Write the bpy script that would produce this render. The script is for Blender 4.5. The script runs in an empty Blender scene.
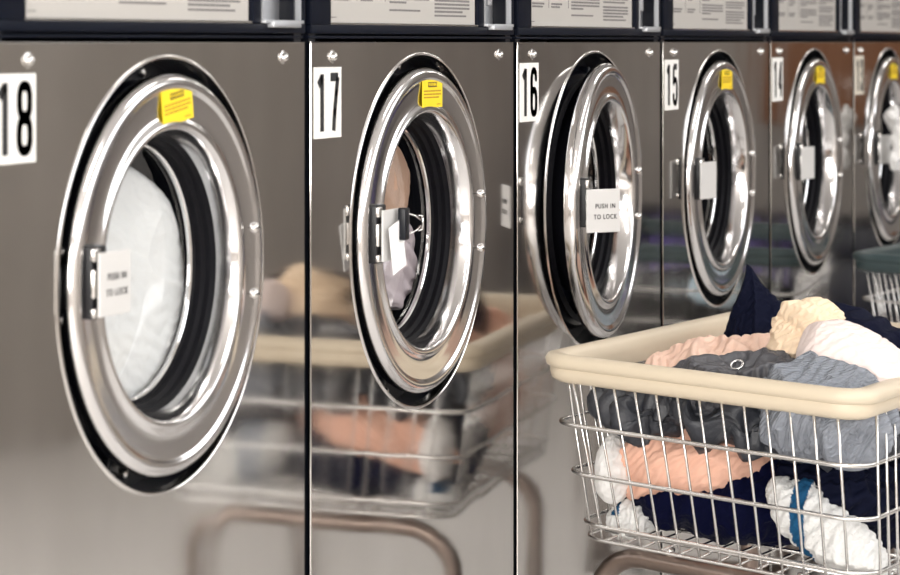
import bpy, bmesh, math, random
import numpy as np
from mathutils import Vector, Matrix, noise
R = math.radians
PI = math.pi
C = bpy.context.scene.collection

# ------------------------------------------------------------------ camera
H = 1.35                      # eye height, level with the top of the steel front panels
cd = bpy.data.cameras.new('camera'); cam = bpy.data.objects.new('camera', cd); C.objects.link(cam)
AX = math.atan(1700 / 2256)   # angle between the optical axis and the row of machines
cam.location = (0, -1.182, H)
cam.rotation_euler = (R(90), 0, AX - R(90))
cd.sensor_width = 36; cd.lens = 2256 * 36 / 900
cd.shift_x = 650 / 900; cd.shift_y = -(287.5 - 42) / 900
cd.clip_start = 0.05; cd.clip_end = 60
cd.dof.use_dof = True; cd.dof.focus_distance = 3.25; cd.dof.aperture_fstop = 6.3
bpy.context.scene.camera = cam

# ------------------------------------------------------------------ world, lights, exposure
w = bpy.data.worlds.new('world'); bpy.context.scene.world = w; w.use_nodes = True
w.node_tree.nodes['Background'].inputs[0].default_value = (0.75, 0.85, 1, 1)
w.node_tree.nodes['Background'].inputs[1].default_value = 1.0
vs = bpy.context.scene.view_settings
vs.view_transform = 'Standard'; vs.look = 'None'; vs.exposure = 0.0; vs.gamma = 1; vs.use_curve_mapping = False
LAMP = 9.0                    # fluorescent diffuser radiance
X0, X1, Y0, Y1, ZC = -2.2, 12.0, -2.75, 0.85, 2.85

def area(name, loc, rot, sx, sy, power, col):
    l = bpy.data.lights.new(name, 'AREA'); l.shape = 'RECTANGLE'; l.size = sx; l.size_y = sy
    l.energy = power; l.color = col
    o = bpy.data.objects.new(name, l); C.objects.link(o); o.location = loc; o.rotation_euler = rot
    return o
# daylight through the shop window at the near end of the aisle
area('window_daylight', (X0 + .06, -1.15, 1.6), (0, R(-90), 0), 1.5, 2.2, 170, (1.0, .97, .92))

# added fill light opposite the machines, to brighten the load behind the glass
area('added_front_fill', (3.0, Y0 + .05, 2.12), (R(90), 0, 0), 8.0, .85, 75, (1.0, .98, .96))

# ------------------------------------------------------------------ materials
MATS = {}
def mat(name, col, rough=.5, metal=0, bump=0, bscale=20, rvar=0, cvar=0, emit=None, coat=0, sheen=0, detail=4, stretch=(1,1,1), spec=None, weave=0):
    if name in MATS: return MATS[name]
    m = bpy.data.materials.new(name); m.use_nodes = True; nt = m.node_tree; b = nt.nodes['Principled BSDF']
    b.inputs['Base Color'].default_value = (*col, 1); b.inputs['Roughness'].default_value = rough
    b.inputs['Metallic'].default_value = metal
    if spec is not None: b.inputs['Specular IOR Level'].default_value = spec
    if coat: b.inputs['Coat Weight'].default_value = coat
    if sheen: b.inputs['Sheen Weight'].default_value = sheen; b.inputs['Sheen Roughness'].default_value = .4
    if emit: b.inputs['Emission Color'].default_value = (*emit[0], 1); b.inputs['Emission Strength'].default_value = emit[1]
    tc = nt.nodes.new('ShaderNodeTexCoord'); mp = nt.nodes.new('ShaderNodeMapping')
    mp.inputs['Scale'].default_value = stretch; nt.links.new(tc.outputs['Object'], mp.inputs[0])
    n = nt.nodes.new('ShaderNodeTexNoise'); n.inputs['Scale'].default_value = bscale; n.inputs['Detail'].default_value = detail
    nt.links.new(mp.outputs[0], n.inputs['Vector'])
    last = None
    if bump:
        bp = nt.nodes.new('ShaderNodeBump'); bp.inputs['Strength'].default_value = 1; bp.inputs['Distance'].default_value = bump
        nt.links.new(n.outputs['Fac'], bp.inputs['Height']); last = bp
    if weave:
        wv = nt.nodes.new('ShaderNodeTexWave'); wv.inputs['Scale'].default_value = weave; wv.inputs['Distortion'].default_value = 1.5
        wv.bands_direction = 'DIAGONAL'; nt.links.new(tc.outputs['Object'], wv.inputs['Vector'])
        bp = nt.nodes.new('ShaderNodeBump'); bp.inputs['Strength'].default_value = 1; bp.inputs['Distance'].default_value = .0012
        nt.links.new(wv.outputs['Fac'], bp.inputs['Height'])
        if last: nt.links.new(last.outputs[0], bp.inputs['Normal'])
        last = bp
    if last: nt.links.new(last.outputs[0], b.inputs['Normal'])
    if rvar or cvar:
        n2 = nt.nodes.new('ShaderNodeTexNoise'); n2.inputs['Scale'].default_value = max(bscale * .35, 2); n2.inputs['Detail'].default_value = 6
        nt.links.new(mp.outputs[0], n2.inputs['Vector'])
        if rvar:
            mr = nt.nodes.new('ShaderNodeMapRange'); mr.inputs['To Min'].default_value = max(rough - rvar, .02); mr.inputs['To Max'].default_value = rough + rvar
            mr.inputs['From Min'].default_value = .3; mr.inputs['From Max'].default_value = .7
            nt.links.new(n2.outputs['Fac'], mr.inputs['Value']); nt.links.new(mr.outputs[0], b.inputs['Roughness'])
        if cvar:
            mx = nt.nodes.new('ShaderNodeMix'); mx.data_type = 'RGBA'
            mx.inputs['A'].default_value = (*[c * (1 - cvar) for c in col], 1); mx.inputs['B'].default_value = (*[min(c * (1 + cvar), 1) for c in col], 1)
            nt.links.new(n2.outputs['Fac'], mx.inputs['Factor']); nt.links.new(mx.outputs['Result'], b.inputs['Base Color'])
    MATS[name] = m
    return m

def panel_steel():
    m = bpy.data.materials.new('panel_steel'); m.use_nodes = True; nt = m.node_tree; b = nt.nodes['Principled BSDF']
    b.inputs['Metallic'].default_value = 1; b.inputs['Base Color'].default_value = (.60, .575, .555, 1)
    tc = nt.nodes.new('ShaderNodeTexCoord')
    def nz(scale, stretch, detail=3):
        mp = nt.nodes.new('ShaderNodeMapping'); mp.inputs['Scale'].default_value = stretch
        nt.links.new(tc.outputs['Object'], mp.inputs[0])
        n = nt.nodes.new('ShaderNodeTexNoise'); n.inputs['Scale'].default_value = scale; n.inputs['Detail'].default_value = detail
        nt.links.new(mp.outputs[0], n.inputs['Vector']); return n
    a = nz(1.0, (400, 400, 6)); s = nz(6, (1, 1, .5)); bgn = nz(1.0, (4, 4, 2.2), 1.5)
    mr = nt.nodes.new('ShaderNodeMapRange'); mr.inputs['From Min'].default_value = .3; mr.inputs['From Max'].default_value = .7
    mr.inputs['To Min'].default_value = .05; mr.inputs['To Max'].default_value = .11
    nt.links.new(s.outputs['Fac'], mr.inputs['Value']); nt.links.new(mr.outputs[0], b.inputs['Roughness'])
    b1 = nt.nodes.new('ShaderNodeBump'); b1.inputs['Distance'].default_value = .000012; nt.links.new(a.outputs['Fac'], b1.inputs['Height'])
    b2 = nt.nodes.new('ShaderNodeBump'); b2.inputs['Distance'].default_value = .0022; nt.links.new(bgn.outputs['Fac'], b2.inputs['Height'])
    nt.links.new(b1.outputs[0], b2.inputs['Normal']); nt.links.new(b2.outputs[0], b.inputs['Normal'])
    mx = nt.nodes.new('ShaderNodeMix'); mx.data_type = 'RGBA'
    mx.inputs['A'].default_value = (.47, .45, .43, 1); mx.inputs['B'].default_value = (.72, .70, .68, 1)
    nt.links.new(s.outputs['Fac'], mx.inputs['Factor']); nt.links.new(mx.outputs['Result'], b.inputs['Base Color'])
    return m
STEEL = panel_steel()
RING = mat('polished_door_steel', (.72, .71, .715), .13, 1, rvar=.04, bscale=8)
LIP = mat('rolled_lip_steel', (.68, .66, .64), .14, 1)
CHROME = mat('chrome', (.8, .8, .8), .1, 1)
SCREW = mat('screw_steel', (.7, .68, .66), .25, 1)
WIRE = mat('plated_wire', (.74, .73, .72), .24, 1)
BLACK = mat('black_enamel', (.004, .005, .009), .3, spec=.3)
NAVYBLK = mat('dark_blue_black_housing', (.0015, .003, .009), .5, spec=.1)
RUBBER = mat('black_rubber', (.004, .004, .006), .5, spec=.12)
DRUM = mat('drum_steel', (.42, .43, .46), .28, 1)
DARKMETAL = mat('dark_cast_metal', (.012, .012, .014), .4, 0, spec=.3)
WHITEPL = mat('white_sticker', (.86, .85, .82), .5)
CREAMPL = mat('aged_cream_sticker', (.74, .68, .58), .55)
INK = mat('black_ink', (.012, .012, .014), .5)
GREYINK = mat('grey_print', (.17, .16, .16), .6)
YELLOW = mat('yellow_sticker', (.90, .66, .015), .45)
AMBERINK = mat('amber_print', (.42, .22, .01), .5)
BROWNINK = mat('brown_black_print', (.07, .035, .01), .5)
PLATE = mat('instruction_plate_grey', (.45, .43, .405), .45, cvar=.05, bscale=4)
LATCHW = mat('latch_plate_grey', (.60, .59, .58), .5)
PAPER = mat('white_paper', (.9, .9, .9), .6)
COIN = mat('coin_recess_steel', (.50, .51, .53), .5, 1)
TUBE = mat('worn_bronze_tube', (.24, .19, .165), .28, .9, cvar=.35, bscale=40, bump=.0003)
RIM = mat('cream_bumper_plastic', (.65, .56, .43), .42, cvar=.10, bscale=14, bump=.0010)
RIMG = mat('grey_green_bumper_plastic', (.045, .07, .075), .4)
def glass_mat():
    m = bpy.data.materials.new('clear_door_glass'); m.use_nodes = True; nt = m.node_tree; nt.nodes.clear()
    o = nt.nodes.new('ShaderNodeOutputMaterial'); t = nt.nodes.new('ShaderNodeBsdfTransparent'); g = nt.nodes.new('ShaderNodeBsdfGlossy')
    t.inputs[0].default_value = (.93, .95, .96, 1); g.inputs['Roughness'].default_value = .03
    geo = nt.nodes.new('ShaderNodeNewGeometry'); dp = nt.nodes.new('ShaderNodeVectorMath'); dp.operation = 'DOT_PRODUCT'
    nt.links.new(geo.outputs['Normal'], dp.inputs[0]); nt.links.new(geo.outputs['Incoming'], dp.inputs[1])
    def mth(op, a, b=None):
        q = nt.nodes.new('ShaderNodeMath'); q.operation = op
        for k, v_ in enumerate((a, b)):
            if v_ is None: continue
            if isinstance(v_, (int, float)): q.inputs[k].default_value = v_
            else: nt.links.new(v_, q.inputs[k])
        return q.outputs[0]
    c_ = mth('SUBTRACT', 1.0, mth('ABSOLUTE', dp.outputs['Value']))
    f = mth('ADD', mth('MULTIPLY', mth('POWER', c_, 5.0), .95), .045)      # Schlick's reflectance, the same from both sides
    mx = nt.nodes.new('ShaderNodeMixShader')
    nt.links.new(f, mx.inputs[0]); nt.links.new(t.outputs[0], mx.inputs[1]); nt.links.new(g.outputs[0], mx.inputs[2])
    nt.links.new(mx.outputs[0], o.inputs[0]); return m
GLASS = glass_mat()

# ------------------------------------------------------------------ mesh helpers
def finish(name, bm, mats, parent=None, loc=(0,0,0), rot=(0,0,0), smooth=True, sharp=35):
    me = bpy.data.meshes.new(name)
    if smooth:
        for f in bm.faces: f.smooth = True
        for e in bm.edges:
            if len(e.link_faces) == 2 and e.calc_face_angle(0) > R(sharp): e.smooth = False
    bm.to_mesh(me); bm.free()
    for m in (mats if isinstance(mats, (list, tuple)) else [mats]): me.materials.append(m)
    o = bpy.data.objects.new(name, me); C.objects.link(o)
    o.parent = parent; o.location = loc; o.rotation_euler = rot
    return o
def link(name, me, parent=None, loc=(0,0,0), rot=(0,0,0)):
    o = bpy.data.objects.new(name, me); C.objects.link(o); o.parent = parent; o.location = loc; o.rotation_euler = rot
    return o
def box(bm, x0, x1, y0, y1, z0, z1, bev=0, mi=0, M=None):
    t = bmesh.new(); bmesh.ops.create_cube(t, size=1)
    for v in t.verts: v.co = Vector(((x0+x1)/2 + v.co.x*(x1-x0), (y0+y1)/2 + v.co.y*(y1-y0), (z0+z1)/2 + v.co.z*(z1-z0)))
    if bev: bmesh.ops.bevel(t, geom=t.edges[:], offset=bev, segments=3, affect='EDGES', profile=.5)
    if M is not None: t.transform(M)
    for f in t.faces: f.material_index = mi
    me = bpy.data.meshes.new('t'); t.to_mesh(me); t.free(); bm.from_mesh(me); bpy.data.meshes.remove(me)
def lathe(bm, prof, n=128, mi=0, arc=None, cx=0, cz=0):
    """profile of (radius, y) turned about the y axis"""
    rings = []
    for r, y in prof:
        rings.append([bm.verts.new((cx + r*math.cos(2*PI*k/n), y, cz + r*math.sin(2*PI*k/n))) for k in range(n)])
    for a, b in zip(rings, rings[1:]):
        for k in range(n):
            f = bm.faces.new((a[k], a[(k+1) % n], b[(k+1) % n], b[k])); f.material_index = mi
    return rings
def tube(bm, pts, r, n=8, closed=False, mi=0, cap=True):
    pts = [Vector(p) for p in pts]; N = len(pts); rings = []; up = None
    for i, p in enumerate(pts):
        a = pts[(i-1) % N] if (closed or i > 0) else p; b = pts[(i+1) % N] if (closed or i < N-1) else p
        t = (b - a).normalized()
        if up is None:
            up = Vector((0,0,1)) if abs(t.z) < .9 else Vector((1,0,0))
        s = t.cross(up).normalized(); up2 = s.cross(t).normalized(); up = up2
        rings.append([bm.verts.new(p + r*(math.cos(2*PI*k/n)*s + math.sin(2*PI*k/n)*up2)) for k in range(n)])
    m = N if closed else N-1
    for i in range(m):
        a, b = rings[i], rings[(i+1) % N]
        for k in range(n):
            f = bm.faces.new((a[k], a[(k+1) % n], b[(k+1) % n], b[k])); f.material_index = mi
    if cap and not closed:
        for rr in (rings[0][::-1], rings[-1]):
            f = bm.faces.new(rr); f.material_index = mi
def disc(bm, cx, y, cz, r, h, n=16, mi=0, dome=0):
    """short round boss facing -y"""
    lathe(bm, [(r, y), (r, y-h*.6), (r*.85, y-h), (r*.4, y-h-dome), (.0001, y-h-dome*1.1)], n, mi, cx=cx, cz=cz)
def text_into(bm, body, size, M, mi, sx=1, offset=0, space=1):
    cu = bpy.data.curves.new('t', 'FONT'); cu.body = body; cu.size = size; cu.align_x = 'CENTER'; cu.align_y = 'CENTER'
    cu.offset = offset; cu.extrude = .0002; cu.space_character = space; cu.resolution_u = 6
    o = bpy.data.objects.new('t', cu); C.objects.link(o)
    bpy.context.view_layer.update()
    me = bpy.data.meshes.new_from_object(o.evaluated_get(bpy.context.evaluated_depsgraph_get()))
    # text lies in its xy plane; stand it up to face -y
    me.transform(M @ Matrix.Rotation(R(90), 4, 'X') @ Matrix.Diagonal((sx, 1, 1, 1)))
    k = len(bm.faces); bm.from_mesh(me); bm.faces.ensure_lookup_table()
    for f in bm.faces[k:]: f.material_index = mi
    bpy.data.objects.remove(o); bpy.data.meshes.remove(me); bpy.data.curves.remove(cu)
def T(x, y, z): return Matrix.Translation((x, y, z))
def thing(name, label, cat, loc=(0,0,0), rot=(0,0,0), group=None):
    o = bpy.data.objects.new(name, None); C.objects.link(o); o.location = loc; o.rotation_euler = rot; o.empty_display_size = .1
    o['label'] = label; o['category'] = cat
    if group: o['group'] = group
    return o
def tag(o, label, cat, group=None):
    o['label'] = label; o['category'] = cat
    if group: o['group'] = group
    return o
def struct(o): o['kind'] = 'structure'; return o
def rrect(x0, x1, y0, y1, r, n=6):
    p = []
    for cx, cy, a in ((x1-r, y1-r, 0), (x0+r, y1-r, 90), (x0+r, y0+r, 180), (x1-r, y0+r, 270)):
        for k in range(n+1):
            t = R(a + 90*k/n); p.append((cx + r*math.cos(t), cy + r*math.sin(t)))
    return p

# ------------------------------------------------------------------ the room
def slab(name, x0, x1, y0, y1, z0, z1, m):
    bm = bmesh.new(); box(bm, x0, x1, y0, y1, z0, z1); return struct(finish(name, bm, m, smooth=False))
FLOOR = mat('speckled_vinyl_floor', (.80, .78, .76), .4, cvar=.06, bscale=9)
WALL = mat('taupe_painted_wall', (.55, .515, .485), .6, cvar=.08, bscale=3)
CEIL = mat('ceiling_tile', (.6, .58, .56), .8)
ORANGE = mat('rust_orange_wall', (.30, .13, .06), .6, cvar=.2, bscale=2)
TRIM = mat('dark_trim', (.05, .05, .055), .4)
slab('floor', X0, X1, Y0, Y1, -.1, 0, FLOOR)
slab('ceiling', X0, X1, Y0, Y1, ZC, ZC+.1, CEIL)
slab('wall_back', X0, X1, Y1, Y1+.1, 0, ZC, WALL)
bm = bmesh.new()
box(bm, X0, X1, Y0-.1, Y0, 0, 1.69); box(bm, X0, X1, Y0-.1, Y0, 2.55, ZC)
box(bm, X0, -1.0, Y0-.1, Y0, 1.69, 2.55); box(bm, 7.0, X1, Y0-.1, Y0, 1.69, 2.55)
struct(finish('wall_front', bm, WALL, smooth=False))
bm = bmesh.new()
for k in range(9): box(bm, -1.0 + k*.995, -.96 + k*.995, Y0-.08, Y0-.02, 1.69, 2.55)
box(bm, -1.0, 7.0, Y0-.08, Y0-.02, 1.69, 1.73); box(bm, -1.0, 7.0, Y0-.08, Y0-.02, 2.51, 2.55); box(bm, -1.0, 7.0, Y0-.053, Y0-.047, 1.73, 2.51, mi=1)
struct(finish('added_high_window', bm, [mat('dark_trim', (.05, .05, .055), .4), GLASS], smooth=False))  # unseen high window, added to go with the front fill light
slab('wall_right', X1, X1+.1, Y0, Y1, 0, ZC, WALL)
bm = bmesh.new()   # the near end wall with the opening of the shop window
box(bm, X0-.1, X0, Y0, Y1, 0, .85); box(bm, X0-.1, X0, Y0, Y1, 2.35, ZC)
box(bm, X0-.1, X0, Y0, -2.3, .85, 2.35); box(bm, X0-.1, X0, 0, Y1, .85, 2.35)
struct(finish('wall_left', bm, WALL, smooth=False))
bm = bmesh.new()
for a in ((-2.3, -2.25), (-1.175, -1.125), (-.05, 0)): box(bm, X0-.08, X0-.02, a[0], a[1], .85, 2.35)
box(bm, X0-.08, X0-.02, -2.25, -.05, .85, .9); box(bm, X0-.08, X0-.02, -2.25, -.05, 2.3, 2.35)
box(bm, X0-.055, X0-.049, -2.25, -.05, .9, 2.3, mi=1)
struct(finish('window_1', bm, [TRIM, GLASS], smooth=False))
slab('baseboard_front', X0, X1, Y0, Y0+.015, 0, .1, WALL)
slab('baseboard_right', X1-.015, X1, Y0+.015, Y1, 0, .1, TRIM)

DIFF = mat('lit_diffuser', (.9, .9, .9), .5, emit=((1, .96, .90), LAMP))
for i in range(6):
    x = -.9 + i*2.3
    t = thing('ceiling_light', 'fluorescent ceiling light over the aisle of washers', 'ceiling light', (x, -1.15, ZC), group='fluorescent ceiling lights along the aisle')
    bm = bmesh.new()
    box(bm, -.62, .62, -.16, .16, -.05, 0, .004); finish('fixture_body', bm, mat('white_fixture', (.7,.7,.7), .5), t)
    bm = bmesh.new(); box(bm, -.6, .6, -.14, .14, -.066, -.051, .004); finish('diffuser', bm, DIFF, t)

t = thing('added_cabinet', 'unseen rust orange cabinet added for the orange reflection in the far washers', 'cabinet', (X1, -1.25, .95))  # stand-in out of view, gives the steel its orange reflection
bm = bmesh.new(); box(bm, -.35, 0, -.45, .50, 0, 1.1, .004); finish('cabinet_body', bm, ORANGE, t)
for s in (-1, 1):
    bm = bmesh.new(); box(bm, -.372, -.352, .025 + s*.2355 - .232, .025 + s*.2355 + .232, .01, 1.09, .003); dr = finish('cabinet_door', bm, ORANGE, t)
    bm = bmesh.new(); box(bm, -.39, -.373, .025 + s*.05 - .006, .025 + s*.05 + .006, .12, .26, .003); finish('handle', bm, CHROME, dr)
t = thing('bench', 'unseen long dark bench added to darken the reflections in the far washers', 'bench', (11.65, -1.6, 0))  # put in out of view so the lower steel fronts reflect something dark
bm = bmesh.new(); box(bm, -.33, .33, -1.05, 1.05, .34, .50, .03); finish('seat', bm, mat('dark_blue_vinyl', (.012, .015, .03), .4), t)
for sx in (-.27, .27):
    for sy in (-.98, 0, .98):
        bm = bmesh.new(); tube(bm, [(sx, sy, 0), (sx, sy, .345)], .02, 10); finish('leg', bm, CHROME, t)
bm = bmesh.new(); box(bm, -.29, .29, -1.0, 1.0, .06, .33, .01); finish('skirt', bm, mat('dark_blue_vinyl', (.012, .015, .03), .4), t)
bm = bmesh.new(); box(bm, -.2, .2, -.2, .2, 0, .52, .03)  # stand-in for a violet patch reflected in the steel, itself out of view
tag(finish('added_tub', bm, mat('violet_plastic', (.20, .14, .55), .4), None, (11.0, -1.75, 0)), 'unseen violet tub added for the violet reflection in the far washers', 'storage tub')

# ------------------------------------------------------------------ washing machines
W = .74; PW = .722            # pitch of the row, width of one steel front
ZD = H - .2577                # height of the door centre
ZB = .14                      # top of the plinth
def side_x(i): return (3.74 + i)*W - .891
def front_panel_mesh():
    bm = bmesh.new(); n = 128; hw = PW/2; zt, zb = H, ZB + .01
    def sq(th, ins):
        c, s = math.cos(th), math.sin(th)
        rx = (hw-ins)/abs(c) if abs(c) > 1e-9 else 1e9
        rz = ((zt-ins-ZD) if s > 0 else (ZD-zb-ins))/abs(s) if abs(s) > 1e-9 else 1e9
        k = min(rx, rz); return c*k, ZD + s*k
    # angles through the exact corners
    angs = sorted(set([2*PI*k/n for k in range(n)] + [math.atan2(sz, sx*hw) % (2*PI) for sx in (1, -1) for sz in (zt-ZD, -(ZD-zb))]))
    r0 = []; rings = []
    R0 = .2443
    for (kind, ins, y) in (('c', R0, 0), ('m', .35, 0), ('s', .0012, 0), ('s', .0003, .0003), ('s', 0, .0012), ('s', 0, .004)):
        ring = []
        for a in angs:
            if kind == 'c': x, z = R0*math.cos(a), ZD + R0*math.sin(a)
            elif kind == 'm':
                x0, z0 = R0*math.cos(a), ZD + R0*math.sin(a); x1, z1 = sq(a, .004); x, z = x0*.65+x1*.35, z0*.65+z1*.35
            else: x, z = sq(a, ins)
            ring.append(bm.verts.new((x, y, z)))
        rings.append(ring)
    m = len(angs)
    for a, b in zip(rings, rings[1:]):
        for k in range(m): bm.faces.new((a[k], a[(k+1) % m], b[(k+1) % m], b[k]))
    bmesh.ops.recalc_face_normals(bm, faces=bm.faces)
    me = bpy.data.meshes.new('front_panel')
    for f in bm.faces: f.smooth = False
    bm.to_mesh(me); bm.free(); me.materials.append(STEEL); return me
def cached(fn, *mats, smooth=True, sharp=35):
    bm = bmesh.new(); fn(bm); bmesh.ops.recalc_face_normals(bm, faces=bm.faces)
    if smooth:
        for f in bm.faces: f.smooth = True
        for e in bm.edges:
            if len(e.link_faces) == 2 and e.calc_face_angle(0) > R(sharp): e.smooth = False
    me = bpy.data.meshes.new(fn.__name__); bm.to_mesh(me); bm.free()
    for m in mats: me.materials.append(m)
    return me
def cabinet(bm):
    y0, y1 = .0045, .70; x = PW/2 - .002
    box(bm, -x, -x+.02, y0, y1, ZB, 1.70); box(bm, x-.02, x, y0, y1, ZB, 1.70)
    box(bm, -x, x, y1-.02, y1, ZB, 1.70); box(bm, -x, x, y0, y1, 1.68, 1.70)
    box(bm, -x, x, y0, y1, ZB, ZB+.02)
def plinth(bm): box(bm, -W/2, W/2, .06, .70, 0, ZB)
def housing(bm):
    x = PW/2
    # frame of bars round the plate and the coin recess; ledge at the bottom
    z0, z1 = H+.0045, 1.70
    box(bm, -x, x, .002, .03, z0, z0+.0035, .001)                     # lower ledge lip
    box(bm, -x, x, -.001, .03, z0+.006, H+.022, .0015)                # bottom rail
    box(bm, -x, -.302, -.001, .03, H+.022, z1, .0015)
    box(bm, .214, .236, -.001, .03, H+.022, z1, .0015)
    box(bm, .347, x, -.001, .03, H+.022, z1, .0015)
    box(bm, -.302, .214, -.001, .03, H+.20, z1, .0015); box(bm, .236, .347, -.001, .03, H+.24, z1, .0015)
    box(bm, -x, x, .0295, .0315, z0, z1)
def coin_recess(bm):
    a, b, z0, z1, d = .237, .346, H+.0235, H+.239, .024
    box(bm, a, a+.003, -.002, d, z0, z1); box(bm, b-.003, b, -.002, d, z0, z1)
    box(bm, a, b, d, d+.003, z0, z1); box(bm, a, b, -.002, d, z1-.003, z1)
    box(bm, a, b, -.006, d, z0-.001, z0+.003, .0008)
    box(bm, a+.016, b-.016, -.010, .004, z0-.006, z0+.0015, .0012)
    box(bm, a+.05, a+.062, .010, d, z0+.03, z1-.004, .002)            # coin slide rail
def plate_mesh(seed):
    rnd = random.Random(seed); bm = bmesh.new()
    x0, x1, z0, z1 = -.304, .212, H+.0235, H+.198
    box(bm, x0, x1, .004, .006, z0, z1, .0008, 0)
    box(bm, x0, x1, -.001, .006, z0-.0015, z0+.0015, .0006, 2)        # bright lower trim
    Wd = x1 - x0
    def line(xa, xb, z, h=.0029):
        x = xa
        while x < xb:
            l = rnd.uniform(.004, .013); e = min(x+l, xb); box(bm, x, e, .0035, .0041, z, z+h, mi=1); x = e + .0016
    for fx in (.18, .36): box(bm, x0+Wd*fx, x0+Wd*fx+.0009, .0035, .0041, z0+.030, z1-.01, mi=1)
    line(x0+.012, x0+.028, z0+.0075, .0012)
    for (a, b) in ((.035, .14), (.205, .30)):
        z = z0+.030
        while z < z1-.02:
            for k in range(rnd.choice((2, 2, 3))):
                line(x0+Wd*a, x0+Wd*(a+(b-a)*(1 if k else rnd.uniform(.5, .9))), z); z += .0047
            z += rnd.uniform(.008, .02)
    z = z0+.018; line(x0+Wd*.39, x0+Wd*.60, z, .0026); z += .0105
    while z < z1-.012:
        for k in range(rnd.choice((3, 4))): line(x0+Wd*(.39 if k else .39), x0+Wd*(.66 if k else rnd.uniform(.45,.6)), z); z += .0052
        z += .004
    z = z0+.012; line(x0+Wd*.70, x0+Wd*.93, z, .0026); z += .0055
    while z < z1-.012:
        for k in range(rnd.choice((3, 4))): line(x0+Wd*.70, x0+Wd*(.955 if k else rnd.uniform(.8,.93)), z); z += .0052
        z += .003
    me = bpy.data.meshes.new('instruction_plate'); bm.to_mesh(me); bm.free()
    for m in (PLATE, GREYINK, CHROME): me.materials.append(m)
    return me
def door_lip(bm):
    p = [(.2446, .0002), (.2438, -.0008), (.2425, -.0016), (.2410, -.0020), (.2398, -.0014), (.2392, 0), (.2390, .004), (.2390, .012)]
    lathe(bm, [(.2391, .012), (.2391, .046)], 160, 1)
    lathe(bm, p, 160)
def tub_front(bm):
    lathe(bm, [(.2391, .045), (.215, .046), (.212, .030), (.205, .022), (.196, .020), (.188, .026), (.186, .046), (.176, .050), (.172, .09), (.168, .14)], 128)
    for k in range(10):                                               # bolts and ribs round the tub
        a = 2*PI*(k+.35)/10; r = .225
        disc(bm, r*math.cos(a), .046, r*math.sin(a), .006, .006, 10, 1, .001)
    for k in range(6):
        a = 2*PI*k/6+.2; M = Matrix.Rotation(-a, 4, 'Y')
        box(bm, .190, .226, .028, .046, -.012, .012, .003, 0, M)
def tub_seal(bm):
    lathe(bm, [(.196, .021), (.202, .010), (.197, .004), (.190, .008), (.187, .024)], 128)
def drum(bm):
    lathe(bm, [(.172, .095), (.176, .10), (.27, .11), (.30, .13), (.30, .46), (.28, .50), (.10, .52), (.001, .50)], 96)
    for k in range(3):                                                # lifting vanes
        M = Matrix.Rotation(2*PI*k/3 + .5, 4, 'Y')
        box(bm, .235, .30, .14, .48, -.03, .03, .015, 0, M)
def perforated():
    m = bpy.data.materials.new('perforated_drum_steel'); m.use_nodes = True; nt = m.node_tree; b = nt.nodes['Principled BSDF']
    b.inputs['Metallic'].default_value = 1; b.inputs['Roughness'].default_value = .3
    tc = nt.nodes.new('ShaderNodeTexCoord'); v = nt.nodes.new('ShaderNodeTexVoronoi'); v.inputs['Scale'].default_value = 55; v.inputs['Randomness'].default_value = 0
    nt.links.new(tc.outputs['Object'], v.inputs['Vector'])
    cr = nt.nodes.new('ShaderNodeValToRGB'); cr.color_ramp.elements[0].position = .18; cr.color_ramp.elements[0].color = (.01, .01, .01, 1)
    cr.color_ramp.elements[1].position = .24; cr.color_ramp.elements[1].color = (.30, .31, .35, 1)
    nt.links.new(v.outputs['Distance'], cr.inputs[0]); nt.links.new(cr.outputs[0], b.inputs['Base Color']); return m
def door_catch(bm):
    box(bm, -.2388, -.229, .002, .044, -.020, .028, .002, 1)
    box(bm, -.230, -.196, .021, .025, -.012, .020, .001, 0)
    for sz in (-.036, .044):
        box(bm, -.236, -.222, .026, .046, sz-.008, sz+.008, .003, 1); disc(bm, -.229, .026, sz, .004, .004, 10, 0, .001)
# door pieces are measured from the door centre; y is outwards when negative
def door_ring(bm):
    p = [(.205, .012), (.221, .010), (.2235, .002), (.2235, -.004), (.2222, -.0085), (.2190, -.0128), (.2150, -.0150), (.2105, -.0152), (.2070, -.0138), (.2050, -.0118),
         (.2030, -.0112), (.1980, -.0108), (.1880, -.0096), (.1790, -.0090), (.1745, -.0098), (.1715, -.0122), (.1685, -.0140), (.1650, -.0140), (.1620, -.0118),
         (.1605, -.0080), (.1580, .002), (.1560, .014), (.1555, .018)]
    lathe(bm, [(r*.998, y*.8 if y < 0 else y) for r, y in p], 192)
def door_gasket(bm):
    lathe(bm, [(.205, .012), (.198, .016), (.185, .018), (.172, .020), (.166, .034)], 128)
    lathe(bm, [(.1558, .014), (.1565, .019), (.152, .024), (.1525, .030), (.148, .034), (.1485, .041), (.1455, .046), (.1475, .053), (.150, .053), (.158, .03), (.166, .02), (.1555, .0185)], 128)
def glass_bezel(bm):
    lathe(bm, [(.1475, .046), (.1445, .0435), (.1425, .045), (.1425, .049)], 128)
def door_glass(bm):
    a = [(.1455, .050)] + [(.1455*math.cos(t*PI/2*.98) + .0001, .050 + .004*math.sin(t*PI/2)) for t in [k/12 for k in range(1, 13)]]
    lathe(bm, a, 96)
def hinge_screw(bm):
    disc(bm, 0, 0, 0, .0062, .004, 20, 0, .0015)
    box(bm, -.0045, .0045, -.0062, -.0052, -.0006, .0006, 0, 1)
def panel_screw(bm):
    disc(bm, 0, 0, 0, .0085, .0012, 20, 0, 0); disc(bm, 0, 0, 0, .0055, .005, 20, 0, .0015)
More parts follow.
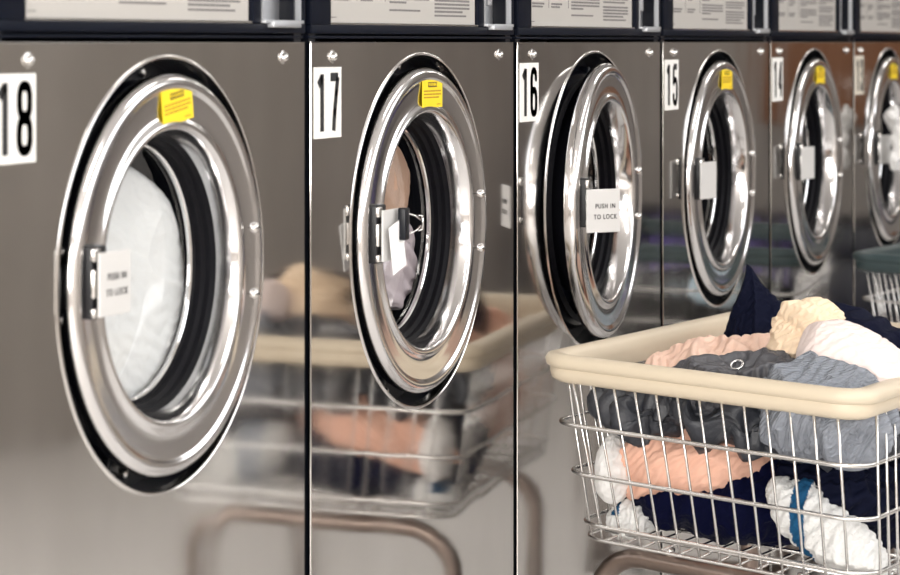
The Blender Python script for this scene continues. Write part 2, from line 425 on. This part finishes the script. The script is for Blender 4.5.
def latch_block(bm):
    box(bm, -.203, -.172, -.020, -.006, -.030, .046, .002, 0)
    box(bm, -.2025, -.170, -.0225, -.004, -.008, .022, .0015, 1)      # steel strap across the block
    box(bm, -.204, -.190, -.0235, -.018, .030, .044, .002, 1); box(bm, -.204, -.190, -.0235, -.018, -.028, -.018, .002, 1)
def latch_plate_mesh(a, words):
    bm = bmesh.new(); box(bm, 0, .066, -.0015, .0015, -.0335, .0335, .0012, 0)
    if words:
        for k, s in enumerate(('PUSH IN', 'TO LOCK')): text_into(bm, s, .0105, T(.036, -.0018, .007 - k*.0165), 1, .85, .0001, 1.25)
    me = bpy.data.meshes.new('latch_plate'); bm.to_mesh(me); bm.free(); me.materials.append(LATCHW); me.materials.append(INK); return me
def sticker_mesh():
    bm = bmesh.new(); w2, h2 = .036, .0205
    box(bm, -w2, w2, -.0006, 0, -h2, h2, 0, 0)
    box(bm, -.016, .016, -.0009, -.0005, .0072, .0142, 0, 2)
    text_into(bm, 'WARNING', .0062, T(0, -.0010, .0107), 0, 1.05, 0)
    rnd = random.Random(5)
    for k, z in enumerate((.0010, -.0035, -.0078)):
        x = -.031
        while x < (.031 if k < 2 else .020):
            l = rnd.uniform(.003, .008); box(bm, x, x+l, -.0009, -.0005, z, z+.0021, 0, 1); x += l + .0015
    box(bm, .016, .029, -.0009, -.0005, -.0170, -.0157, 0, 1)
    me = bpy.data.meshes.new('warning_sticker'); bm.to_mesh(me); bm.free()
    for m in (YELLOW, AMBERINK, BROWNINK): me.materials.append(m)
    return me
def smooth_path(p, n=7):
    out = []; N = len(p)
    for i in range(N-1):
        a, b, c, d = p[max(i-1, 0)], p[i], p[i+1], p[min(i+2, N-1)]
        for k in range(n):
            t = k/n
            out.append(tuple(.5*((2*b[m]) + (c[m]-a[m])*t + (2*a[m]-5*b[m]+4*c[m]-d[m])*t*t + (3*b[m]-a[m]-3*c[m]+d[m])*t**3) for m in (0, 1)))
    return out + [p[-1]]
def loop(cx, cz, hw, hh, n=28): return [(cx + hw*math.copysign(abs(math.cos(2*PI*k/n))**.75, math.cos(2*PI*k/n)), cz + hh*math.copysign(abs(math.sin(2*PI*k/n))**.75, math.sin(2*PI*k/n))) for k in range(n+1)]
GLYPH = {
 '1': [[(.003, -.036), (.003, .036)], [(.003, .0325), (-.008, .022)]],
 '7': [[(-.012, .0322), (.0115, .0322)], [(.0105, .0322), (.006, .012), (.001, -.012), (-.002, -.036)]],
 '4': [[(.006, -.036), (.006, .036)], [(.004, .033), (-.0115, -.013)], [(-.0118, -.0145), (.0135, -.0145)]],
 '8': [loop(0, .0172, .0098, .0155), loop(0, -.0168, .0105, .0160)],
 '6': [loop(0, -.0150, .0102, .0178), smooth_path([(-.0102, -.015), (-.0102, .004), (-.0098, .022), (-.0055, .0315), (.001, .0325), (.0070, .0295), (.0095, .0200)])],
 '5': [[(.0110, .0322), (-.0092, .0322)], [(-.0088, .0322), (-.0098, .0020)], smooth_path([(-.0098, .003), (-.003, .0085), (.0050, .0075), (.0100, -.002), (.0102, -.018), (.0060, -.0300), (-.001, -.0328), (-.0080, -.0285), (-.0100, -.019)])],
 '3': [smooth_path([(-.0100, .0200), (-.0070, .0300), (0, .0328), (.0075, .0290), (.0095, .0180), (.0065, .0065), (-.002, .0025), (.0065, -.001), (.0102, -.012), (.0095, -.024), (.0050, -.0315), (-.001, -.0328), (-.0080, -.0285), (-.0103, -.019)])]}
def stroke_digit(bm, ch, cx, y, wd=.0108, mi=1):
    for path in GLYPH[ch]:
        for (a, b) in zip(path, path[1:]):
            dx, dz = b[0]-a[0], b[1]-a[1]; l = math.hypot(dx, dz)
            if l < 1e-7: continue
            nx, nz = -dz/l*wd/2, dx/l*wd/2
            f = bm.faces.new([bm.verts.new((cx+px, y, pz)) for px, pz in ((a[0]+nx, a[1]+nz), (b[0]+nx, b[1]+nz), (b[0]-nx, b[1]-nz), (a[0]-nx, a[1]-nz))]); f.material_index = mi
        for q in path[1:-1]:
            f = bm.faces.new([bm.verts.new((cx+q[0]+wd/2*math.cos(2*PI*k/10), y, q[1]+wd/2*math.sin(2*PI*k/10))) for k in range(10)]); f.material_index = mi
def number_mesh(num, aged):
    bm = bmesh.new()
    box(bm, -.0405, -.002, -.0008, 0, -.0448, .0448, 0, 0); box(bm, -.003, .0405, -.0011, 0, -.0445, .0448, 0, 0)
    for k, ch in enumerate(num): stroke_digit(bm, ch, -.0215 if k == 0 else .0185, -.0014)
    me = bpy.data.meshes.new('number_sticker'); bm.to_mesh(me); bm.free()
    me.materials.append(CREAMPL if aged else WHITEPL); me.materials.append(INK); return me

PANEL = front_panel_mesh(); LIPM = cached(door_lip, LIP, BLACK); CABM = cached(cabinet, BLACK, smooth=False); PLIM = cached(plinth, BLACK, smooth=False)
HOUM = cached(housing, NAVYBLK); COINM = cached(coin_recess, COIN); PLATEM = plate_mesh(3); TUBM = cached(tub_front, BLACK, SCREW)
SEALM = cached(tub_seal, RUBBER); DRUMM = cached(drum, perforated()); RINGM = cached(door_ring, RING, sharp=60); GASM = cached(door_gasket, RUBBER)
BEZM = cached(glass_bezel, CHROME); GLM = cached(door_glass, GLASS); HSM = cached(hinge_screw, SCREW, DARKMETAL); PSM = cached(panel_screw, SCREW)
CATM = cached(door_catch, SCREW, DARKMETAL); LBM = cached(latch_block, DARKMETAL, SCREW); STM = sticker_mesh()
MACH = [  # number, door opening (deg), turn of latch plate (deg), sticker tilt, label
 ('18', 0, 0, 8, 'stainless front loading washer 18 with white load spinning behind the glass'),
 ('17', 0, 0, 0, 'stainless front loading washer 17 with paper clipped to its latch'),
 ('16', 4.2, 34, None, 'stainless front loading washer 16 with its round door ajar'),
 ('15', 0, 8, 0, 'stainless front loading washer 15 with empty drum, just behind the cream rimmed cart'),
 ('14', 0, 8, 0, 'stainless front loading washer 14 with grey latch plate, between washers 15 and 13'),
 ('13', 0, 8, 0, 'stainless front loading washer 13 with white cloth hanging on its latch, last at the right'),
]
DOORS = []
for i, (num, open_, turn, tilt, label) in enumerate(MACH):
    t = thing('washing_machine', label, 'washing machine', (side_x(i) + W/2, 0, 0), group='row of numbered stainless washers')
    link('cabinet', CABM, t); link('plinth', PLIM, t)
    fp = link('front_panel', PANEL, t); link('door_lip', LIPM, fp, (0, 0, ZD))
    for sx in (-.297, .298): link('panel_screw', PSM, fp, (sx, 0, H-.0185))
    link('number_sticker', number_mesh(num, num == '13'), fp, (-.3245 + (.012 if i else 0), -.0002, H-.0765))
    ho = link('control_housing', HOUM, t); link('coin_recess', COINM, ho)
    ip = link('instruction_plate', PLATEM, ho)
    tf = link('tub_front', TUBM, t, (0, 0, ZD)); link('tub_seal', SEALM, tf); link('door_catch', CATM, tf); link('drum', DRUMM, t, (0, 0, ZD))
    # door, hinged on its right-hand edge
    d = link('door', RINGM, t, (.222, 0, ZD), (0, 0, R(open_)))
    d.data = RINGM
    off = (-.222, -.001, 0)
    # the ring's own mesh is centred: shift through delta so that the hinge is the origin
    d.location = (.222 - .222*math.cos(R(open_)), -.222*math.sin(R(open_)), ZD)
    link('gasket', GASM, d); link('glass_bezel', BEZM, d); link('door_glass', GLM, d)
    for sz in (.039, -.039): link('hinge_screw', HSM, d, (.2005, -.0086, sz))
    link('latch_block', LBM, d)
    link('latch_plate', latch_plate_mesh(0, num in ('18', '16')), d, ((-.200, -.200, -.228, -.224, -.224, -.224)[i], -.026, (.006 if i != 2 else -.003)), (0, 0, R(-turn)))
    if tilt is not None: link('warning_sticker', STM, d, (.012 if i else .004, -.0100, .1885), (0, R(-tilt), 0))
    DOORS.append((t, d))

# ------------------------------------------------------------------ cloth
def cloth(name, label, cat, mats, center, rad, rot=(0,0,0), amp=.02, k=9, warp=.9, seed=1, e=1.0, direction=(1,0,0), fine=.35, sub=5, shape=None, parent=None, group=None, color=None, grow=1.32, aniso=.5, iters=110, soft=.012):
    """a crumpled bundle of cloth: a closed surface with more cloth than it needs, relaxed until it buckles into folds.
    direction is the way the folds cross; aniso is how much more the cloth is gathered that way"""
    Rm = Matrix.Rotation(rot[2],4,'Z') @ Matrix.Rotation(rot[1],4,'Y') @ Matrix.Rotation(rot[0],4,'X')
    dv = Vector(direction).normalized()
    bm = bmesh.new(); bmesh.ops.create_icosphere(bm, subdivisions=sub, radius=1)
    def sp(x, ex): return math.copysign(abs(x)**ex, x)
    s = Vector((seed*3.1, seed*1.7, seed*.9)); P0 = []; P1_ = []
    for vtx in bm.verts:
        d = vtx.co.normalized()
        if e != 1: d = Vector((sp(d.x, e), sp(d.y, e), sp(d.z, e)))
        p = Vector((d.x*rad[0], d.y*rad[1], d.z*rad[2])); nrm = Vector((d.x/rad[0], d.y/rad[1], d.z/rad[2])).normalized(); q = p/.1
        wv = Vector((noise.noise(q*.55+s), noise.noise(q*.55+s+Vector((9,3,1))), noise.noise(q*.55+s+Vector((2,7,5)))))
        a1 = q.dot(dv)*k*.1 + wv.x*warp*2.0 + wv.y*warp
        r1 = 1 - abs(2*(a1 % 1) - 1)
        n2 = 1 - abs(noise.noise(q*.8 + wv*1.4 + s*2))*2.2
        base = p + nrm*amp*((n2-.6)*.9 + (r1-.5)*.55)
        if shape: base = shape(base, d)
        P0.append(base)
        P1_.append(base + nrm*.0022*(noise.noise(q*3.2 + wv*3 + s) + noise.noise(q*7 + s)*.5))
    B = np.array([tuple(p) for p in P0]); X = np.array([tuple(p) for p in P1_])
    E = np.array([(ed.verts[0].index, ed.verts[1].index) for ed in bm.edges])
    bend = []
    for ed in bm.edges:
        o = [v_.index for f in ed.link_faces for v_ in f.verts if v_ not in ed.verts]
        if len(o) == 2: bend.append(o)
    bend = np.array(bend)
    dvn = np.array(tuple(dv))
    def rest(E_):
        D = B[E_[:,1]] - B[E_[:,0]]; L = np.linalg.norm(D, axis=1) + 1e-9
        c = np.abs((D @ dvn)/L)**2
        g = 1 + (grow-1)*((1-aniso) + aniso*1.6*c)
        return L*g
    L1 = rest(E); L2 = rest(bend)*1.0
    n = len(B); cnt = np.bincount(E.ravel(), minlength=n).astype(float)[:, None]; cnt2 = np.bincount(bend.ravel(), minlength=n).astype(float)[:, None]
    def proj(X, E_, L, cn, st):
        D = X[E_[:,1]] - X[E_[:,0]]; l = np.linalg.norm(D, axis=1) + 1e-9
        c = D*((l-L)/l*.5*st)[:, None]; out = np.zeros_like(X)
        for a in range(3): out[:, a] = np.bincount(E_[:,0], c[:,a], n) - np.bincount(E_[:,1], c[:,a], n)
        return out/cn*1.9
    V = np.zeros_like(X)
    for it in range(iters):
        Xo = X.copy()
        X = X + V*.85
        X = X + proj(X, E, L1, cnt, 1.0)
        X = X + proj(X, bend, L2, cnt2, .55)
        X = X + (B - X)*soft
        V = X - Xo
        m_ = np.linalg.norm(V, axis=1, keepdims=True); V = V*np.minimum(1, .004/(m_+1e-12))
    for vtx, x in zip(bm.verts, X): vtx.co = Rm @ Vector(x)
    if color:
        Ri = Rm.inverted()
        for f in bm.faces: f.material_index = color(Ri @ f.calc_center_median())
    o = finish(name, bm, mats, parent, center, sharp=180)
    if label: tag(o, label, cat, group)
    return o
WHITEC = mat('white_cotton', (.80, .79, .78), .8, spec=.15, bump=.0008, bscale=160)
WHITET = mat('white_terry', (.82, .82, .81), .9, spec=.1, bump=.0035, bscale=260)
BLUET = mat('teal_blue_terry', (.015, .085, .19), .9, spec=.1, bump=.003, bscale=260)
NAVY = mat('navy_cotton', (.003, .0045, .017), .8, spec=.12, bump=.0008, bscale=200)
NAVYP = mat('navy_plush', (.0025, .0035, .021), .85, spec=.06, sheen=.04, bump=.002, bscale=180)
PINK = mat('peach_pink_cotton', (.84, .50, .38), .8, spec=.15, bump=.0006, bscale=200)
PALE = mat('pale_pink_cotton', (.84, .72, .69), .8, spec=.15, bump=.0006, bscale=160)
PEACH = mat('light_peach_cotton', (.84, .60, .49), .8, spec=.15, bump=.0006, bscale=160)
IVORY = mat('ivory_cotton', (.86, .68, .50), .8, spec=.15, bump=.0006, bscale=200)
GREY = mat('grey_satin_cloth', (.075, .075, .085), .42, spec=.5, bump=.0006, bscale=240)
KNIT = mat('grey_knit', (.27, .29, .33), .85, spec=.1, weave=95)
DENIM = mat('dark_slate_cloth', (.035, .038, .048), .42, spec=.5, bump=.0008, bscale=240)
BLK = mat('black_cloth', (.004, .004, .006), .8, spec=.1)
TAN = mat('wet_tan_cloth', (.42, .26, .18), .6, bump=.001, bscale=100)
MAUVE = mat('wet_mauve_white_cloth', (.50, .42, .44), .6, bump=.002, bscale=60, cvar=.3)

def in_drum(i, dx, y, dz): return (side_x(i) + W/2 + dx, y, ZD + dz)
def pressed(rx, depth, rz):
    """cloth packed flat against the door glass"""
    def f(p, d):
        r = min(1, math.hypot(d.x, d.z)); return Vector((p.x, math.copysign(depth*(1 - r**26), d.y) + (p.y - d.y*depth), p.z))
    return f
cloth('laundry_load', 'white laundry filling the drum of washer 18', 'laundry', WHITEC, in_drum(0, .006, .113, -.020), (.166, .055, .146), amp=.005, k=3, seed=4, direction=(.3,0,1), grow=1.03, sub=6, shape=pressed(.15, .055, .13))
cloth('towel', 'tan towel pressed to the glass in washer 17, above the mauve cloth', 'towel', TAN, in_drum(1, .0, .114, .052), (.118, .055, .080), amp=.008, k=5, seed=8, direction=(1,0,.3), grow=1.08, shape=pressed(.1, .055, .08))
cloth('bed_sheet', 'wet mauve and white cloth under the tan towel in washer 17', 'sheet', MAUVE, in_drum(1, .02, .115, -.055), (.138, .055, .072), amp=.010, k=8, seed=9, direction=(.5,0,1), grow=1.15, shape=pressed(.11, .055, .07))

# paper clipped to the latch of washer 17, and the clip
lx = side_x(1) + W/2; lz = ZD + .008
bm = bmesh.new(); box(bm, -.022, .022, -.0004, .0004, -.062, .002)
tag(finish('paper_slip', bm, PAPER, None, (lx-.176, -.034, lz+.012), (0, R(-14), 0), smooth=False), 'blank white paper slip clipped to the latch of washer 17', 'paper')
t = thing('binder_clip', 'black binder clip holding the paper slip on washer 17', 'binder clip', (lx-.152, -.037, lz+.012))
bm = bmesh.new(); box(bm, -.012, .003, -.006, .005, -.021, .021, .002); finish('clip_body', bm, BLACK, t)
bm = bmesh.new()
for s in (1, -1):
    tube(bm, [(0, -.003, s*.014), (.012, -.010, s*.010), (.024, -.012, s*.004), (.030, -.012, s*.009), (.022, -.010, s*.010)], .0011, 6)
tube(bm, [(.030, -.012, .009), (.033, -.012, 0), (.030, -.012, -.009)], .0011, 6)
finish('clip_arm', bm, CHROME, t)
# white cloth hanging from the latch of washer 13
cloth('rag', 'white rag draped over the latch of washer 13', 'rag', WHITEC, (side_x(5)+W/2-.205, -.055, ZD+.035), (.030, .020, .075), amp=.016, k=14, seed=3, sub=4,
      shape=lambda p, d: Vector((p.x*(1-.45*math.cos(p.z*40)) , p.y, p.z)))

# ------------------------------------------------------------------ laundry carts
UD = Vector((-.252, -.968, 0)); VD = Vector((.9925, -.1219, 0))
def cart(label, origin, rim_mat, group):
    """u runs across the near end away from the machines, v runs along the cart, w is height"""
    O = Vector(origin)
    def P(u, v, z): return UD*u + VD*v + Vector((0, 0, z))
    t = thing('laundry_cart', label, 'laundry cart', (O.x, O.y, 0), group=group)
    LEN = .77
    def ring(z, n=8, extra=0):
        f = (.85 - z)/.21                                             # 0 at the rim, 1 at the basket floor
        a, b, c, d = -.010 + .046*f - extra, .466 + .006*f + extra, -.006 + .026*f - extra, LEN-.02 - .03*f + extra
        return [P(u, v, z) for u, v in rrect(a, b, c, d, .045, n)]
    # bumper rim: ribbed profile swept round a rounded rectangle
    prof = [(-.018, -.040), (-.006, -.041), (.004, -.036), (.007, -.026), (.006, -.0195), (.012, -.0165), (.014, -.008), (.010, -.001), (0, .002), (-.013, .000), (-.018, -.006), (-.019, -.020)]
    base = rrect(-.003, .468, -.004, LEN-.012, .040, 10); bm = bmesh.new(); N = len(base); rings = []
    for i in range(N):
        p = Vector(base[i]); a = Vector(base[i-1]); b = Vector(base[(i+1) % N]); tn = (b-a).normalized(); nr = Vector((tn.y, -tn.x))
        rings.append([bm.verts.new(P(p.x + nr.x*o, p.y + nr.y*o, .890 + dz)) for o, dz in prof])
    m = len(prof)
    for i in range(N):
        a, b = rings[i], rings[(i+1) % N]
        for k in range(m): bm.faces.new((a[k], a[(k+1) % m], b[(k+1) % m], b[k]))
    bmesh.ops.recalc_face_normals(bm, faces=bm.faces)
    finish('bumper_rim', bm, rim_mat, t, sharp=60)
    # wire basket
    bm = bmesh.new()
    tube(bm, ring(.866, extra=-.009), .003, 8, True)
    for z, r in ((.788, .0034), (.716, .0034), (.643, .0034), (.622, .0028)): tube(bm, ring(z), r, 8, True)
    def vert(u0, v0, u1, v1): tube(bm, [P(u0, v0, .864), P(u0*.5+u1*.5, v0*.5+v1*.5, .745), P(u1, v1, .622)], .0019, 6)
    n = 13
    for k in range(n):
        s = k/(n-1); u0 = .04 + s*(.436-.04); u1 = .078 + s*(.442-.078)
        vert(u0, .000-.002, u1, .026-.002); vert(u0, LEN-.018, u1, LEN-.048)
    n = 20
    for k in range(n):
        s = k/(n-1); v = .055 + s*(LEN-.12)
        vert(.002, v, .044, v); vert(.468, v, .474, v)
    finish('wire_basket', bm, WIRE, t, sharp=60)
    bm = bmesh.new()
    for k in range(14):
        u = .075 + k*.029; tube(bm, [P(u, .036, .620), P(u, LEN-.05, .620)], .0019, 6)
    for k in range(8):
        v = .08 + k*.088; tube(bm, [P(.056, v, .6245), P(.472, v, .6245)], .0026, 6)
    finish('basket_floor', bm, WIRE, t, sharp=60)
    # tubular frame: an arch at each end, joined by lower rails
    bm = bmesh.new()
    def arch(v):
        pts = [P(.045, v, .12), P(.045, v, .52)]
        for k in range(1, 7): a = R(15*k); pts.append(P(.045+.075*(1-math.cos(a)), v, .52 + .075*math.sin(a)))
        for k in range(6, -1, -1): a = R(15*k); pts.append(P(.445-.075*(1-math.cos(a)), v, .52 + .075*math.sin(a)))
        pts.append(P(.445, v, .12)); return pts
    for v in (.075, LEN-.12): tube(bm, arch(v), .0145, 14)
    for u in (.045, .445): tube(bm, [P(u, .075, .16), P(u, LEN-.12, .16)], .012, 12)
    for v in (.075, LEN-.12): tube(bm, [P(.045, v, .16), P(.445, v, .16)], .012, 12)
    finish('tube_frame', bm, TUBE, t)
    for v in (.075, LEN-.12):
        for u in (.16, .36):
            bm = bmesh.new(); tube(bm, [P(u, v, .606), P(u, v, .618)], .008, 8)
            finish('basket_bracket', bm, SCREW, t)
    for u in (.045, .445):
        for v in (.075, LEN-.12):
            bm = bmesh.new(); c = P(u, v, 0)
            tube(bm, [c + Vector((0,0,.085)), c + Vector((0,0,.125))], .010, 10)
            for s in (-1, 1): box(bm, c.x-.014, c.x+.014, c.y+s*.016-.0015, c.y+s*.016+.0015, .03, .088, .001)
            box(bm, c.x-.014, c.x+.014, c.y-.0175, c.y+.0175, .086, .09, .001)
            cs = finish('caster', bm, SCREW, t)
            bm = bmesh.new(); lathe(bm, [(.006, -.011), (.032, -.011), (.0375, -.006), (.0375, .006), (.032, .011), (.006, .011)], 28)
            for vtx in bm.verts: vtx.co += Vector((c.x, c.y, .0375))
            finish('wheel', bm, RUBBER, cs)
    return lambda u, v, z: O + P(u, v, z)
P1 = cart('wire laundry cart with cream bumper rim, heaped with clothes, beside washer 15', (3.33, -.058, 0), RIM, 'wire laundry carts')
P2 = cart('wire laundry cart with dark grey green rim, beside washer 13', (5.33, -.056, 0), RIMG, 'wire laundry carts')

RZ = math.atan2(VD.y, VD.x)
def heap(name, label, cat, m, uvz, rad, **kw):
    """rad = (along cart v, across cart u, height)"""
    rot = kw.pop('rot', (0, 0, 0))
    return cloth(name, label, cat, m, P1(uvz[1], uvz[0], uvz[2]), rad, rot=(rot[0], rot[1], rot[2] + RZ), **kw)
# lower layer
heap('towel', 'navy plush towel filling the lower front of the cream rimmed cart', 'towel', NAVYP, (.22, .190, .699), (.135, .155, .080), amp=.016, k=5, seed=2, e=.8, direction=(0,1,.6), grow=1.12, sub=6)
heap('bed_sheet', 'navy sheet at the lower right of the cream rimmed cart', 'sheet', NAVY, (.36, .36, .715), (.25, .10, .088), amp=.02, k=8, seed=12, e=.8, direction=(0,.6,1), sub=6)
heap('bath_towel', 'white terry towel with a teal blue band, against the wires beside the navy towel', 'towel', [WHITET, BLUET], (.115, .380, .675), (.05, .098, .042), amp=.012, k=10, seed=5, direction=(0,1,0), rot=(R(32), 0, 0), sub=6, grow=1.15,
     color=lambda p: 1 if (.020 < p.y - p.z*.7 < .042) else 0)
heap('hand_towel', 'small white towel with a blue corner at the lower left of the cream rimmed cart', 'towel', [WHITET, BLUET], (.11, .08, .645), (.04, .035, .030), amp=.014, k=12, seed=7, direction=(0,1,.3), sub=5,
     color=lambda p: 1 if (.002 < p.y < .020 and p.z > .004) else 0)
heap('napkin', 'white cloth standing by the wires at the left side of the cream rimmed cart', 'cloth', WHITEC, (.075, .072, .722), (.035, .022, .052), amp=.008, k=12, seed=21, direction=(0,1,.1), sub=5, grow=1.12)
# middle layer
heap('pillowcase', 'peach pink pillowcase bulging under the slate trousers', 'pillowcase', PINK, (.135, .172, .745), (.085, .125, .060), amp=.012, k=5, seed=33, direction=(.2,.4,1), rot=(R(-22), 0, 0), warp=1.0, sub=6, aniso=.8, grow=1.13)
heap('trousers', 'dark slate trousers just under the rim of the cart', 'trousers', DENIM, (.22, .24, .808), (.18, .210, .042), amp=.034, k=7, seed=41, e=.8, direction=(.3,1,.2), warp=1.5, sub=6, grow=1.4)
heap('bed_sheet', 'peach sheet hanging at the machine side of the cream rimmed cart', 'sheet', PINK, (.45, .12, .77), (.27, .055, .10), amp=.02, k=8, seed=33, e=.8, direction=(1,0,.3), sub=5)
# heap above the rim
heap('shirt', 'light peach shirt spread over the left of the heap, above the rim', 'shirt', PEACH, (.275, .165, .866), (.14, .080, .036), amp=.014, k=9, seed=51, direction=(-.5,1,0), rot=(R(-8), 0, R(-18)), sub=6, grow=1.2, aniso=.9)
heap('pillowcase', 'navy pillowcase standing up in a point behind the heap', 'pillowcase', NAVY, (.47, .148, .897), (.06, .10, .10), amp=.010, k=6, seed=61, direction=(.3,1,0), grow=1.10, sub=6,
     shape=lambda p, d: Vector((p.x*(1 - .8*max(0, min(1, (p.z+.06)/.16))), p.y*(1 - .93*max(0, min(1, (p.z+.07)/.17))) + .030*(p.z/.10), p.z)))
GREYTR = heap('trousers', 'grey trousers with a round metal eyelet on the waistband', 'trousers', GREY, (.12, .240, .862), (.085, .110, .034), amp=.022, k=10, seed=71, direction=(.7,.8,0), rot=(R(-6), 0, 0), warp=1.2, sub=6, grow=1.25)
heap('t_shirt', 'ivory t-shirt bundled in a roll on top of the heap', 't-shirt', IVORY, (.24, .310, .920), (.06, .054, .060), amp=.018, k=7, seed=81, direction=(.2,1,1), warp=1.4, sub=6, grow=1.2)
heap('blouse', 'very pale pink blouse at the right of the heap above the grey sweater', 'blouse', PALE, (.19, .395, .895), (.08, .085, .055), amp=.008, k=5, seed=91, direction=(.2,1,.4), rot=(R(28), 0, 0), sub=6, grow=1.06)
heap('jacket', 'navy jacket edge showing behind the pale pink blouse', 'jacket', NAVY, (.29, .365, .905), (.07, .12, .048), amp=.010, k=6, seed=95, direction=(.2,1,.4), rot=(R(22), 0, 0), sub=5, grow=1.1)
heap('sweater', 'grey ribbed knit sweater slumped over the near right of the heap', 'sweater', KNIT, (.10, .380, .840), (.085, .085, .064), amp=.024, k=5, seed=101, direction=(0,1,.2), rot=(R(10), 0, 0), sub=6, grow=1.2)
def eyelet(parent, u, v, z, tilt):
    """metal ring let into the cloth, laid on its surface"""
    p = P1(u, v, z) - parent.location - Vector(tilt).normalized()*.2
    bpy.context.view_layer.update()
    ok, hit, nrm, _ = parent.ray_cast(p, Vector(tilt).normalized())
    if not ok: return
    q = nrm.to_track_quat('Y', 'Z').to_matrix().to_4x4(); bm = bmesh.new()
    n_ = 28; tube(bm, [(.0085*math.cos(2*PI*k/n_), .0, .0085*math.sin(2*PI*k/n_)) for k in range(n_)], .0019, 8, True)
    bm.transform(Matrix.Translation(hit + nrm*.001) @ q)
    o = finish('eyelet', bm, CHROME, parent); o['label'] = 'round metal eyelet'
eyelet(GREYTR, .240, .13, .883, (.9, .28, -.32))
# laundry in the second cart
def heap2(name, label, cat, m, uvz, rad, **kw): return cloth(name, label, cat, m, P2(*uvz), rad, rot=(0, 0, RZ), **kw)
heap2('jacket', 'black jacket lying in the dark rimmed cart', 'jacket', BLK, (.25, .33, .70), (.28, .19, .07), amp=.02, seed=14, sub=4)
heap2('towel', 'pale blue towel hanging at the near end of the dark rimmed cart', 'towel', mat('pale_blue_terry', (.55,.70,.80), .9), (.20, .10, .78), (.04, .05, .05), amp=.014, seed=15, sub=4)
